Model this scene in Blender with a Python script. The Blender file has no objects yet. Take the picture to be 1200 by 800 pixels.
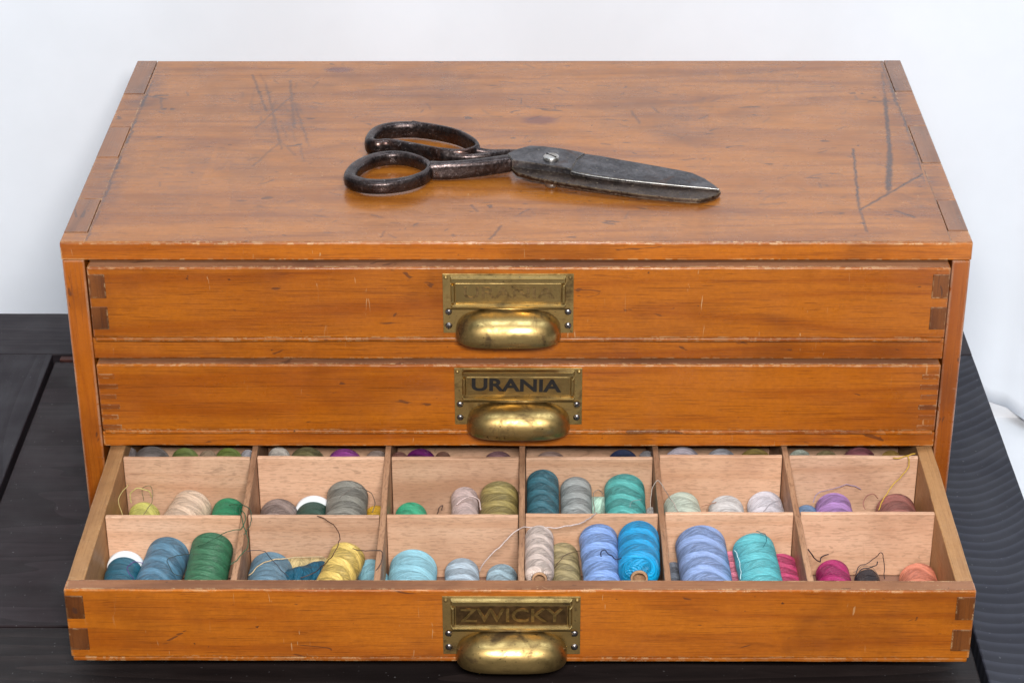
import bpy, bmesh, math, random
import numpy as np
from mathutils import Vector, Matrix, noise
random.seed(7)
scene = bpy.context.scene
col = scene.collection
PI = math.pi
# ------------------------------------------------------------------ camera
CAM = Vector((0.00948842, -1.09455962, 0.71944966))
FW = Vector((-0.00931237, 0.87977683, -0.47529571))
RT = Vector((0.99995654, 0.00840304, -0.00403784))
UP = Vector((-0.000441531, 0.475312659, 0.879816845))
FPX = 2601.47
cd = bpy.data.cameras.new('camera'); cam = bpy.data.objects.new('camera', cd); col.objects.link(cam)
cd.sensor_width = 36; cd.lens = FPX / 1200 * 36; cd.clip_start = .05; cd.clip_end = 50
cam.matrix_world = Matrix(((RT.x, UP.x, -FW.x, CAM.x), (RT.y, UP.y, -FW.y, CAM.y), (RT.z, UP.z, -FW.z, CAM.z), (0, 0, 0, 1)))
scene.camera = cam
# ------------------------------------------------------------------ world, lamps, exposure
w = bpy.data.worlds.new('World'); scene.world = w; w.use_nodes = True
w.node_tree.nodes['Background'].inputs[0].default_value = (.86, .92, 1, 1)
w.node_tree.nodes['Background'].inputs[1].default_value = .13
def area(name, loc, target, sx, sy, power, color=(1, 1, 1)):
    d = bpy.data.lights.new(name, 'AREA'); d.shape = 'RECTANGLE'; d.size = sx; d.size_y = sy; d.energy = power; d.color = color
    o = bpy.data.objects.new(name, d); col.objects.link(o); o.location = loc
    o.rotation_euler = (Vector(target) - Vector(loc)).to_track_quat('-Z', 'Y').to_euler()
    return o
area('flash_softbox', (.05, -1.14, .85), (0, -.03, .09), .24, .12, 23, (1, .965, .93))
area('backdrop_fill', (.22, -.22, 1.50), (.12, .45, .20), 1.3, .4, 14.0, (.78, .90, 1))  # added fill light that lifts the backdrop towards white
scene.view_settings.view_transform = 'Standard'; scene.view_settings.look = 'None'
scene.view_settings.exposure = 0; scene.view_settings.gamma = 1
scene.render.engine = 'CYCLES'
scene.render.resolution_x = 1024; scene.render.resolution_y = 682

# a pixel of the 1200x800 photograph -> the point where its sight line meets a level / an upright plane
def ray(px, py): return FW + RT * ((px - 600) / FPX) - UP * ((py - 400) / FPX)
def at_z(px, py, z): d = ray(px, py); return CAM + d * ((z - CAM.z) / d.z)
def at_y(px, py, y): d = ray(px, py); return CAM + d * ((y - CAM.y) / d.y)

# ------------------------------------------------------------------ mesh helpers
def link(o, parent=None, loc=None):
    col.objects.link(o)
    if loc is not None: o.location = loc
    if parent is not None: o.parent = parent
    return o
def tag(o, label=None, cat=None, group=None, kind=None):
    if label: o['label'] = label
    if cat: o['category'] = cat
    if group: o['group'] = group
    if kind: o['kind'] = kind
    return o
def empty(name, loc, label, cat, group=None):
    o = bpy.data.objects.new(name, None); col.objects.link(o); o.location = loc; o.empty_display_size = .02
    return tag(o, label, cat, group)
def worldloc(o):
    v = Vector(o.location)
    while o.parent: o = o.parent; v += Vector(o.location)
    return v
def from_bm(name, bm, mat, parent=None, center=None, smooth=False):
    """bm is in world coordinates; the object's origin goes to center"""
    c = Vector(center) if center is not None else Vector((0, 0, 0))
    bmesh.ops.translate(bm, vec=-c, verts=bm.verts)
    me = bpy.data.meshes.new(name); bm.to_mesh(me); bm.free()
    if smooth:
        me.polygons.foreach_set('use_smooth', [True] * len(me.polygons))
    if mat: me.materials.append(mat)
    o = bpy.data.objects.new(name, me); col.objects.link(o)
    if parent is not None:
        o.parent = parent; o.location = c - worldloc(parent)
    else: o.location = c
    return o
def box_bm(x0, x1, y0, y1, z0, z1, bevel=.0006, seg=2, jit=0, step=.008):
    bm = bmesh.new()
    bmesh.ops.create_cube(bm, size=1)
    for v in bm.verts:
        v.co = Vector((x0 + (v.co.x + .5) * (x1 - x0), y0 + (v.co.y + .5) * (y1 - y0), z0 + (v.co.z + .5) * (z1 - z0)))
    if bevel: bmesh.ops.bevel(bm, geom=list(bm.edges), offset=bevel, segments=seg, profile=.5, affect='EDGES')
    if jit:
        dims = (x1 - x0, y1 - y0, z1 - z0); ax = dims.index(max(dims)); n = min(70, int(dims[ax] / step)); lo = (x0, y0, z0)[ax]
        for i in range(1, n):
            co = [0, 0, 0]; no = [0, 0, 0]; co[ax] = lo + dims[ax] * i / n; no[ax] = 1
            bmesh.ops.bisect_plane(bm, geom=list(bm.verts) + list(bm.edges) + list(bm.faces), plane_co=co, plane_no=no, dist=1e-6)
        off = Vector((random.random() * 50, random.random() * 50, random.random() * 50))
        for v in bm.verts:
            d = noise.noise_vector(v.co * 30 + off) * jit + noise.noise_vector(v.co * 160 + off) * jit * .6
            d[ax] = 0; v.co += d
    return bm
def box(name, x0, x1, y0, y1, z0, z1, mat, parent=None, bevel=.0006, seg=2, jit=0, step=.008):
    bm = box_bm(x0, x1, y0, y1, z0, z1, bevel, seg, jit, step)
    return from_bm(name, bm, mat, parent, ((x0 + x1) / 2, (y0 + y1) / 2, (z0 + z1) / 2))
def tube_bm(pts, rad, n=8, closed=False, bm=None, caps=True, up=None, sq=None):
    """sweep; rad = float or list of (half width, half height); section can be a superellipse"""
    bm = bm or bmesh.new(); P = [Vector(p) for p in pts]; rings = []
    prev = None
    for i, p in enumerate(P):
        if closed: t = P[(i + 1) % len(P)] - P[i - 1]
        else: t = P[min(i + 1, len(P) - 1)] - P[max(i - 1, 0)]
        t.normalize()
        if up is not None: u = Vector(up)
        else: u = prev if prev is not None else (Vector((0, 0, 1)) if abs(t.z) < .9 else Vector((1, 0, 0)))
        s = t.cross(u).normalized(); u2 = s.cross(t).normalized(); prev = u2
        r = rad[i] if isinstance(rad, list) else rad
        a, b = r if isinstance(r, tuple) else (r, r)
        ring = []
        for k in range(n):
            th = 2 * PI * k / n; c, sn = math.cos(th), math.sin(th)
            if sq: c = math.copysign(abs(c) ** sq, c); sn = math.copysign(abs(sn) ** sq, sn)
            ring.append(bm.verts.new(p + s * (a * c) + u2 * (b * sn)))
        rings.append(ring)
    m = len(rings)
    for i in range(m if closed else m - 1):
        A, B = rings[i], rings[(i + 1) % m]
        for k in range(n): bm.faces.new((A[k], A[(k + 1) % n], B[(k + 1) % n], B[k]))
    if caps and not closed:
        bm.faces.new(rings[0][::-1]); bm.faces.new(rings[-1])
    return bm
def spline(pts, n=8, closed=False):
    P = [Vector(p) for p in pts]; out = []; m = len(P)
    for i in range(m if closed else m - 1):
        g = lambda j: P[j % m] if closed else P[max(0, min(m - 1, j))]
        a, b, c, d = g(i - 1), g(i), g(i + 1), g(i + 2)
        for k in range(n):
            t = k / n
            out.append(.5 * ((2 * b) + (c - a) * t + (2 * a - 5 * b + 4 * c - d) * t * t + (3 * b - a - 3 * c + d) * t ** 3))
    if not closed: out.append(P[-1])
    return out
def lathe_bm(prof, n=32, closed=False):
    """prof: (r, z) list"""
    bm = bmesh.new(); rings = []
    for r, z in prof:
        if r < 1e-6: rings.append([bm.verts.new((0, 0, z))])
        else: rings.append([bm.verts.new((r * math.cos(2 * PI * k / n), r * math.sin(2 * PI * k / n), z)) for k in range(n)])
    pr = list(zip(rings, rings[1:])) + ([(rings[-1], rings[0])] if closed else [])
    for A, B in pr:
        for k in range(n):
            a = [A[k % len(A)], A[(k + 1) % n % len(A)], B[(k + 1) % n % len(B)], B[k % len(B)]]
            u = []
            for v in a:
                if v not in u: u.append(v)
            if len(u) > 2: bm.faces.new(u)
    return bm

# ------------------------------------------------------------------ materials
class NT:
    def __init__(s, name):
        s.m = bpy.data.materials.new(name); s.m.use_nodes = True; s.t = s.m.node_tree; s.b = s.t.nodes['Principled BSDF']
    def n(s, typ, **kw):
        nd = s.t.nodes.new(typ)
        for k, v in kw.items():
            if k.startswith('i_'): nd.inputs[k[2:].replace('_', ' ')].default_value = v
            else: setattr(nd, k, v)
        return nd
    def set(s, sock, v):
        if isinstance(v, bpy.types.NodeSocket): s.t.links.new(v, sock)
        elif isinstance(v, (tuple, list)) and sock.type == 'RGBA' and len(v) == 3: sock.default_value = (*v, 1)
        else: sock.default_value = v
    def math(s, op, a, b=None, c=None, clamp=False):
        nd = s.n('ShaderNodeMath', operation=op, use_clamp=clamp)
        for i, v in enumerate((a, b, c)):
            if v is not None: s.set(nd.inputs[i], v)
        return nd.outputs[0]
    def vmath(s, op, a, b=None, scale=None):
        nd = s.n('ShaderNodeVectorMath', operation=op); s.set(nd.inputs[0], a)
        if b is not None: s.set(nd.inputs[1], b)
        if scale is not None: s.set(nd.inputs['Scale'], scale)
        return nd.outputs['Value'] if op in ('LENGTH', 'DISTANCE', 'DOT_PRODUCT') else nd.outputs[0]
    def mix(s, f, a, b, mode='MIX'):
        nd = s.n('ShaderNodeMix', data_type='RGBA', blend_type=mode); s.set(nd.inputs[0], f); s.set(nd.inputs[6], a); s.set(nd.inputs[7], b)
        return nd.outputs[2]
    def noise(s, vec, scale, detail=3, rough=.5, dist=0):
        nd = s.n('ShaderNodeTexNoise'); s.set(nd.inputs['Vector'], vec); nd.inputs['Scale'].default_value = scale
        nd.inputs['Detail'].default_value = detail; nd.inputs['Roughness'].default_value = rough; nd.inputs['Distortion'].default_value = dist
        return nd.outputs[0]
    def ramp(s, v, lo, hi, a=0, b=1, smooth=True):
        nd = s.n('ShaderNodeMapRange', interpolation_type='SMOOTHSTEP' if smooth else 'LINEAR')
        s.set(nd.inputs[0], v)
        for i, x in enumerate((lo, hi, a, b)): nd.inputs[i + 1].default_value = x
        return nd.outputs[0]
    def coords(s, rnd=True):
        tc = s.n('ShaderNodeTexCoord').outputs['Object']
        if not rnd: return tc
        oi = s.n('ShaderNodeObjectInfo').outputs['Random']
        off = s.vmath('SCALE', (1.7, 2.3, 3.1), scale=oi)
        return s.vmath('ADD', tc, off)
    def sep(s, v):
        nd = s.n('ShaderNodeSeparateXYZ'); s.set(nd.inputs[0], v); return nd.outputs
    def bump(s, h, strength=.3, dist=.001, normal=None):
        nd = s.n('ShaderNodeBump'); s.set(nd.inputs['Height'], h); nd.inputs['Strength'].default_value = strength; nd.inputs['Distance'].default_value = dist
        if normal is not None: s.set(nd.inputs['Normal'], normal)
        return nd.outputs[0]
    def edge(s, radius=.0012):
        bv = s.n('ShaderNodeBevel', samples=4); bv.inputs[0].default_value = radius
        g = s.n('ShaderNodeNewGeometry').outputs['Normal']
        return s.math('SUBTRACT', 1, s.vmath('DOT_PRODUCT', bv.outputs[0], g))
    def out(s, color, rough, metal=0, normal=None, **kw):
        s.set(s.b.inputs['Base Color'], color); s.set(s.b.inputs['Roughness'], rough); s.set(s.b.inputs['Metallic'], metal)
        if normal is not None: s.set(s.b.inputs['Normal'], normal)
        for k, v in kw.items(): s.set(s.b.inputs[k.replace('_', ' ')], v)
        return s.m

def stretch(n, co, axis, k):
    v = [1, 1, 1]; v['XYZ'.index(axis)] = k
    return n.vmath('MULTIPLY', co, tuple(v))

def wood(name, dark, mid, light, axis='X', rough=.35, coat=.3, edgecol=(.62, .42, .22), edge_amt=1., grime=.5, scratches=None, fleck=0, bumpk=.2, topwear=False, coatrough=.18, pore=.35, chip=(.48, .56), blot=.42):
    n = NT(name); co = n.coords()
    s1 = stretch(n, co, axis, .06)
    # long flowing growth bands
    big = n.noise(s1, 55, 3, .55, .6)
    rings = n.math('FRACT', n.math('MULTIPLY', n.noise(stretch(n, co, axis, .10), 16, 2, .5, .4), 9))
    rings = n.math('POWER', n.math('ABSOLUTE', n.math('SUBTRACT', n.math('MULTIPLY', rings, 2), 1)), 1.6)
    fine = n.noise(stretch(n, co, axis, .03), 900, 3, .65)
    blotch = n.noise(co, 14, 4, .6, .4)
    f = n.math('ADD', n.math('MULTIPLY', big, .55), n.math('MULTIPLY', rings, .18))
    f = n.math('ADD', f, n.math('MULTIPLY', fine, .25))
    f = n.ramp(f, .36, .66)
    c = n.mix(f, light, mid)
    c = n.mix(n.math('MULTIPLY', n.ramp(blotch, .48, .70), blot), c, dark)
    poref = n.ramp(n.noise(stretch(n, co, axis, .045), 1500, 2, .6), .60, .72)
    c = n.mix(n.math('MULTIPLY', poref, pore), c, dark)
    hair = n.ramp(n.noise(stretch(n, co, axis, .02), 1300, 3, .75), .50, .68)
    c = n.mix(n.math('MULTIPLY', hair, pore * .9), c, dark)
    mot = n.ramp(n.noise(co, 420, 3, .7), .35, .65)
    c = n.mix(n.math('MULTIPLY', mot, pore * .35), c, tuple(x * .62 for x in mid))
    if fleck:
        fl = n.ramp(n.noise(stretch(n, co, axis, .17), 1150, 2, .55), .52, .62)
        c = n.mix(n.math('MULTIPLY', fl, fleck), c, tuple(x * .45 for x in mid))
    rb = n.ramp(n.n('ShaderNodeObjectInfo').outputs['Random'], 0, 1, .86, 1.10, False)
    gv = n.n('ShaderNodeCombineColor'); [n.set(gv.inputs[i], rb) for i in range(3)]
    c = n.mix(1.0, c, gv.outputs[0], 'MULTIPLY')
    # grime: small dark specks and short dents
    sp = n.ramp(n.noise(co, 230, 2, .5), .74, .78)
    sp = n.math('MULTIPLY', sp, n.ramp(n.noise(co, 25, 2), .45, .6))
    c = n.mix(n.math('MULTIPLY', sp, grime), c, (.03, .015, .012))
    dent = n.ramp(n.noise(stretch(n, co, axis, .3), 130, 2, .5, 1.5), .70, .73)
    c = n.mix(n.math('MULTIPLY', dent, grime * .8), c, (.05, .022, .015))
    rg = n.ramp(n.noise(co, 40, 4, .6), .3, .75, rough * .75, rough * 1.4)
    hgt = n.math('ADD', n.math('MULTIPLY', fine, .5), n.math('MULTIPLY', n.math('ADD', poref, hair), -.5))
    cross = 'Z' if axis == 'X' else 'X'
    scr = n.math('MULTIPLY', n.ramp(n.noise(stretch(n, co, cross, .10), 330, 2, .5, 2.), .70, .73), n.ramp(n.noise(co, 18, 2), .50, .62))
    c = n.mix(n.math('MULTIPLY', scr, grime * .55), c, edgecol)
    hgt = n.math('SUBTRACT', hgt, scr)
    if scratches:
        at = n.n('ShaderNodeAttribute', attribute_name='wear').outputs['Color']
        rgb = n.n('ShaderNodeSeparateColor'); n.set(rgb.inputs[0], at); R_, G_, B_ = rgb.outputs
        dens = n.ramp(n.noise(co, 600, 2), .25, .5, .6, 1)
        irr = n.ramp(n.noise(co, 130, 5, .7), .38, .62)
        long_ = n.ramp(n.noise(stretch(n, co, axis, .12), 300, 3, .6), .40, .62)
        c = n.mix(n.math('MULTIPLY', G_, n.math('MULTIPLY', irr, .62)), c, (.075, .032, .030))
        c = n.mix(n.math('MULTIPLY', G_, n.math('MULTIPLY', long_, .75)), c, (.075, .032, .030))
        c = n.mix(B_, c, (.12, .028, .022))
        c = n.mix(n.math('MULTIPLY', R_, dens), c, (.032, .020, .022))
        hgt = n.math('SUBTRACT', hgt, n.math('MULTIPLY', R_, 1.5))
    if edge_amt:
        e = n.ramp(n.edge(.0017), .008, .09)
        brk = n.ramp(n.noise(co, 240, 4, .7), *chip)
        brk2 = n.ramp(n.noise(co, 38, 2), .42, .62, .35, 1)
        em = n.math('MULTIPLY', n.math('MULTIPLY', e, brk), n.math('MULTIPLY', brk2, edge_amt))
        c = n.mix(em, c, edgecol)
        de = n.math('MULTIPLY', n.ramp(n.edge(.0022), .01, .12), n.ramp(n.noise(co, 60, 3), .45, .65))
        c = n.mix(n.math('MULTIPLY', de, .45 * edge_amt), c, dark)
    nb = n.bump(hgt, bumpk, .0004)
    nb = n.bump(n.noise(co, 22, 2, .5), .12, .004, nb)
    return n.out(c, rg, 0, nb, Coat_Weight=coat, Coat_Roughness=coatrough, IOR=1.42)

S_DARK = (.045, .028, .03)
def P2(px, py, z=.19, ox=0, oy=.136): v = at_z(px, py, z); return (v.x - ox, v.y - oy)
marks = []
def ln(x0, y0, x1, y1, wd=.0007, st=.75, c=S_DARK): marks.append(('line', P2(x0, y0), P2(x1, y1), wd, st, c))
def st(x, y, hx, hy, sc=120, s=.5, c=(.10, .04, .03)): marks.append(('stain', P2(x, y), (hx, hy), sc, s, c))
ln(1037, 115, 1043, 180, .0013, .85); ln(1043, 180, 1041, 222, .0019, .85); ln(1034, 85, 1037, 115, .0007, .5)
ln(1000, 175, 1006, 240, .0008, .8); ln(1006, 240, 1016, 272, .0007, .6); ln(1008, 246, 1083, 203, .0008, .8); ln(1041, 222, 1040, 228, .0007, .6)
ln(1050, 247, 1072, 255, .0011, .7); ln(1018, 119, 1042, 119, .0010, .6)
ln(574, 280, 588, 265, .0007, .6); ln(490, 262, 476, 268, .0008, .7); ln(552, 240, 560, 248, .0007, .5)
ln(182, 112, 196, 112, .0010, .8); ln(189, 115, 189, 128, .0006, .5); ln(192, 128, 202, 128, .0017, .75)
ln(296, 88, 312, 130, .0009, .55); ln(312, 100, 322, 140, .0007, .5); ln(300, 150, 345, 110, .0007, .45); ln(340, 95, 345, 150, .0010, .5)
ln(320, 135, 330, 175, .0007, .45); ln(345, 120, 360, 165, .0007, .45); ln(296, 195, 330, 165, .0007, .4)
for q_ in range(26):
    x_, y_ = random.gauss(335, 20), random.gauss(135, 24); a_ = random.gauss(1.1, .5)
    l_ = random.uniform(5, 26); ln(x_, y_, x_ + l_ * math.cos(a_) * .7, y_ + l_ * math.sin(a_), .0008, random.uniform(.15, .42))
ln(740, 130, 750, 145, .0008, .5); ln(885, 240, 920, 238, .0006, .5); ln(700, 100, 715, 101, .0009, .4)
st(340, 140, .026, .045, 160, .55); st(397, 82, .011, .006, 60, .75, (.09, .035, .04)); st(632, 141, .013, .008, 60, .7, (.16, .04, .03))
st(240, 195, .05, .05, 60, .25); st(800, 130, .035, .06, 60, .38); st(860, 85, .10, .022, 60, .30); st(1080, 160, .018, .10, 130, .55)
st(1075, 240, .025, .03, 130, .45); st(110, 230, .016, .05, 90, .45); st(300, 240, .09, .02, 90, .22); st(760, 105, .02, .014, 70, .4)
st(1050, 85, .03, .018, 90, .5); st(550, 105, .10, .02, 70, .2); st(720, 250, .10, .02, 80, .2)

for sx_, pn in ((-.2352, 0), (.2372, 1)):
    for k_ in range(14):
        ya_ = -.134 + k_ * .0192
        marks.append(('line', (sx_ + random.uniform(-.0005, .0005), ya_), (sx_ + random.uniform(-.0005, .0005), ya_ + .0185), random.uniform(.0005, .0011), random.uniform(.35, .9), S_DARK))
    marks.append(('stain', (sx_, -.05), (.012, .10), 60, .6, (.10, .04, .03))); marks.append(('stain', (sx_, .08), (.012, .08), 60, .7, (.10, .04, .03)))
M = {}
M['top'] = wood('varnished_top_wood', (.085, .026, .010), (.26, .076, .009), (.41, .138, .018), 'X', .28, .35, pore=.55, blot=.30, scratches=True, grime=.85, coatrough=.12)
OR = dict(rough=.34, coat=.35)
M['frontX'] = wood('orange_varnished_wood', (.12, .028, .004), (.325, .078, .0045), (.46, .132, .008), 'X', grime=.8, pore=.55, **OR)
M['frontZ'] = wood('orange_varnished_side_wood', (.10, .021, .003), (.29, .066, .004), (.39, .104, .007), 'Z', grime=.8, edge_amt=1.2, chip=(.36, .44), edgecol=(.50, .36, .26), **OR)
M['sideY'] = wood('orange_varnished_deep_wood', (.10, .021, .003), (.29, .066, .004), (.39, .104, .007), 'Y', grime=.6, **OR)
M['pin'] = wood('dark_end_grain', (.035, .012, .005), (.11, .032, .007), (.20, .062, .012), 'Z', .45, .2, grime=.8, edge_amt=.9)
M['pintop'] = wood('dark_end_grain_top', (.07, .026, .013), (.15, .050, .014), (.24, .082, .020), 'Y', .3, .5, grime=.8, edge_amt=.2)
M['pinfine'] = wood('brown_finger_joint', (.08, .02, .004), (.19, .046, .004), (.29, .075, .006), 'X', .45, .2, grime=.7, edge_amt=.45)
M['raw'] = wood('raw_brown_wood', (.075, .030, .016), (.21, .085, .040), (.31, .135, .062), 'X', .6, .05, grime=.7, edge_amt=.8)
M['rawY'] = wood('raw_drawer_side_wood', (.14, .062, .024), (.30, .145, .055), (.40, .21, .085), 'Y', .6, .05, grime=.5, edge_amt=.4)
M['beech'] = wood('pale_beech', (.38, .19, .11), (.60, .345, .21), (.71, .45, .30), 'X', .5, .05, grime=.3, fleck=.32, edgecol=(.45, .28, .17), edge_amt=.6, pore=.25)
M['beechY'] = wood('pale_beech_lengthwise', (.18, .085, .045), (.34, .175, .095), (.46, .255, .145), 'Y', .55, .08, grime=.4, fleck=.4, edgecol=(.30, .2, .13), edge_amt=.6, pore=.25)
M['floor_in'] = wood('drawer_bottom_wood', (.13, .06, .04), (.22, .11, .07), (.32, .17, .11), 'X', .6, .05, grime=.5, edge_amt=0)

def black_wood(name, axis, base=(.017, .013, .017), hi=(.036, .029, .032), wav=0, amp=.7):
    n = NT(name); co = n.coords()
    s = stretch(n, co, axis, .12)
    g = n.noise(s, 170, 4, .6, .5)
    if wav:
        X, Y, Z = n.sep(n.coords(False))
        warp = n.noise(n.vmath('MULTIPLY', n.coords(), (9, 6, 0)), 1, 2, .5)
        arch = n.math('MULTIPLY', n.math('POWER', n.math('ADD', X, .012), 2), -13)
        ph = n.math('ADD', n.math('ADD', n.math('MULTIPLY', n.math('ADD', Y, arch), 1), 0), n.math('MULTIPLY', warp, .035))
        wv = n.math('FRACT', n.math('MULTIPLY', ph, wav))
        wv = n.math('POWER', wv, 1.6)
        g = n.math('ADD', n.math('MULTIPLY', wv, .8), n.math('MULTIPLY', g, .25))
    else:
        w2 = n.math('FRACT', n.math('MULTIPLY', n.noise(stretch(n, co, axis, .07), 20, 2, .5, .3), 12))
        g = n.math('ADD', n.math('MULTIPLY', g, .6), n.math('MULTIPLY', w2, .3))
    c = n.mix(n.ramp(g, .25, .85), base, hi)
    sp = n.ramp(n.noise(n.coords(), 500, 1), .76, .79)
    c = n.mix(n.math('MULTIPLY', sp, .3), c, (.25, .24, .25))
    return n.out(c, n.ramp(n.noise(co, 30, 3), .3, .7, .42, .60), 0, n.bump(g, amp, .0006), IOR=1.33)
M['blackX'] = black_wood('black_stained_wood_across', 'X')
M['blackY'] = black_wood('black_stained_wood_lengthwise', 'Y', hi=(.034, .030, .036))
M['blackwave'] = black_wood('black_brushed_wood_rippled_grain', 'Y', base=(.018, .019, .027), hi=(.034, .036, .050), wav=112, amp=.45)
M['blackred'] = black_wood('dark_red_brown_wood', 'X', (.010, .007, .007), (.026, .018, .017))
M['panel'] = black_wood('dark_panel_wood', 'X', (.012, .007, .008), (.030, .020, .023), amp=.35)
M['redledge'] = black_wood('reddish_ledge_wood', 'X', (.05, .018, .015), (.12, .045, .035))

def simple(name, color, rough, metal=0, nscale=None, bumpd=.0005, var=.15, **kw):
    n = NT(name); co = n.coords()
    f = n.noise(co, nscale or 50, 4, .6)
    c = n.mix(n.ramp(f, .3, .7), tuple(x * (1 - var) for x in color), tuple(min(1, x * (1 + var)) for x in color))
    return n.out(c, rough, metal, n.bump(f, .2, bumpd), **kw)
M['cloth'] = simple('white_backdrop_cloth', (.80, .83, .88), .9, 0, 9, .003, .025)
M['white_floor'] = simple('white_floor_paint', (.82, .83, .86), .7, 0, 14, .001, .03)
M['card'] = simple('tan_cardboard_tube', (.46, .27, .15), .8, 0, 700, .0002, .2)
M['plastic'] = simple('white_spool_plastic', (.82, .84, .86), .35, 0, 60, .0001, .03)
M['dark'] = simple('black_paint', (.008, .006, .005), .9, 0, 300, .0001, .3)

def brass(name, patina=.5, rough=.3):
    n = NT(name); co = n.coords()
    a = n.noise(co, 70, 5, .65, .5); b = n.noise(stretch(n, co, 'X', .12), 900, 3, .6); d = n.noise(co, 420, 2, .6)
    c = n.mix(n.ramp(a, .35, .65), (.50, .35, .135), (.27, .18, .07))
    c = n.mix(n.math('MULTIPLY', n.ramp(a, .54, .72), patina), c, (.085, .055, .032))
    c = n.mix(n.math('MULTIPLY', n.ramp(b, .5, .75), .35), c, (.55, .40, .16))
    c = n.mix(n.math('MULTIPLY', n.ramp(d, .66, .74), .7), c, (.05, .03, .02))
    e = n.ramp(n.edge(.0007), .02, .25)
    c = n.mix(n.math('MULTIPLY', e, .5), c, (.80, .62, .26))
    r = n.ramp(a, .3, .7, rough * .8, rough * 1.7)
    return n.out(c, r, 1, n.bump(n.math('ADD', n.math('MULTIPLY', b, .5), d), .12, .0002))
M['brass'] = brass('aged_brass', .85, .34)
M['brass_bright'] = brass('rubbed_bright_brass', .25, .36)
M['brass_dark'] = brass('tarnished_brass', .80, .48)
M['brass_patina'] = simple('brown_patina', (.115, .066, .026), .45, .8, 300, .0002, .35)
M['letter_gold'] = simple('polished_letter_brass', (.38, .25, .09), .4, 1, 400, .0002, .35)
M['letter_faint'] = simple('worn_letter_brass', (.30, .20, .085), .5, 1, 500, .0002, .4)
M['steel_screw'] = simple('grey_steel_screw', (.26, .24, .24), .35, 1, 600, .0002, .4)

def iron(name, base, hi, rust, rough=.33, edgec=(.30, .27, .27), e_amt=.7):
    n = NT(name); co = n.coords()
    a = n.noise(co, 90, 5, .65, .6); b = n.noise(co, 600, 3, .6)
    c = n.mix(n.ramp(a, .35, .68), base, hi)
    c = n.mix(n.math('MULTIPLY', n.ramp(n.noise(co, 55, 4, .7, 1), .52, .66), .7), c, rust)
    c = n.mix(n.math('MULTIPLY', n.ramp(b, .62, .72), .6), c, edgec)
    e = n.math('MULTIPLY', n.ramp(n.edge(.0008), .03, .3), n.ramp(b, .35, .55))
    c = n.mix(n.math('MULTIPLY', e, e_amt), c, edgec)
    return n.out(c, n.ramp(b, .3, .7, rough * .7, rough * 1.5), .85, n.bump(n.math('ADD', a, n.math('MULTIPLY', b, .5)), .35, .0004))
M['iron'] = iron('dark_forged_iron', (.030, .022, .022), (.085, .065, .062), (.06, .028, .02), .30)
M['blade'] = iron('worn_dark_steel', (.045, .042, .046), (.13, .122, .128), (.075, .038, .025), .38, (.36, .31, .25))
M['blade_edge'] = iron('brown_lower_blade_steel', (.035, .022, .018), (.09, .062, .045), (.06, .028, .018), .36, (.45, .36, .24))
M['bright'] = iron('bright_screw_steel', (.33, .32, .30), (.48, .46, .44), (.22, .18, .14), .3, (.7, .68, .62))

thread_cache = {}
def thread_mat(c, kind='band', k=620, tone=1.0):
    key = (c, kind, k)
    if key in thread_cache: return thread_cache[key]
    n = NT('%s_thread' % kind); tc = n.n('ShaderNodeTexCoord').outputs['Object']
    rnd = n.n('ShaderNodeObjectInfo').outputs['Random']
    X, Y, Z = n.sep(tc)
    phi = n.math('ARCTAN2', Y, X)
    seam = n.math('MULTIPLY', rnd, 6.28)
    wob = n.math('MULTIPLY', n.noise(tc, 80, 3), 2.2)
    # crossed winding: its sheen painted as lighter and darker crescents by strand direction
    b1 = n.math('SINE', n.math('ADD', n.math('ADD', n.math('MULTIPLY', Z, k), n.math('MULTIPLY', phi, 1)), n.math('ADD', seam, wob)))
    b2 = n.math('SINE', n.math('ADD', n.math('SUBTRACT', n.math('MULTIPLY', Z, k), n.math('MULTIPLY', phi, 1)), n.math('ADD', n.math('MULTIPLY', seam, 2.3), wob)))
    band = n.ramp(n.math('ADD', b1, n.math('MULTIPLY', b2, .55)), -.22, .34)
    # fine strands, leaning one way or the other by band
    fa = n.math('SINE', n.math('ADD', n.math('MULTIPLY', Z, 13500), n.math('MULTIPLY', phi, 17)))
    fb = n.math('SINE', n.math('SUBTRACT', n.math('MULTIPLY', Z, 13500), n.math('MULTIPLY', phi, 17)))
    sel = n.n('ShaderNodeMix', data_type='FLOAT'); n.set(sel.inputs[0], band); n.set(sel.inputs[2], fa); n.set(sel.inputs[3], fb)
    fine = sel.outputs[0]
    sv = n.n('ShaderNodeCombineXYZ'); n.set(sv.inputs[0], n.math('MULTIPLY', phi, 1.2)); n.set(sv.inputs[1], n.math('ADD', n.math('MULTIPLY', Z, 1150), n.math('MULTIPLY', n.math('MULTIPLY', phi, 4), n.math('SUBTRACT', n.math('MULTIPLY', band, 2), 1)))); n.set(sv.inputs[2], seam)
    strand = n.ramp(n.noise(sv.outputs[0], 1.0, 3, .75), .40, .60)
    base = Vector(c)
    lo = tuple(base * .38 * tone); hi = tuple(min(.95, x * 1.32 + .006) for x in base)
    amt = {'band': 1.0, 'plain': .55}[kind]
    f = n.math('ADD', n.math('MULTIPLY', band, .44 * amt), n.math('MULTIPLY', strand, .46))
    f = n.math('ADD', f, n.math('MULTIPLY', fine, .07))
    f = n.math('ADD', f, .12 + (.25 if kind == 'plain' else 0), clamp=True)
    cc = n.mix(f, lo, hi)
    h = n.math('ADD', n.math('MULTIPLY', fine, .3), n.math('ADD', n.math('MULTIPLY', strand, .8), n.math('MULTIPLY', band, .05)))
    m = n.out(cc, .40, 0, n.bump(h, .8, .00035))
    n.set(n.b.inputs['Specular IOR Level'], .5)
    thread_cache[key] = m
    return m
yarn_cache = {}
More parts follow.
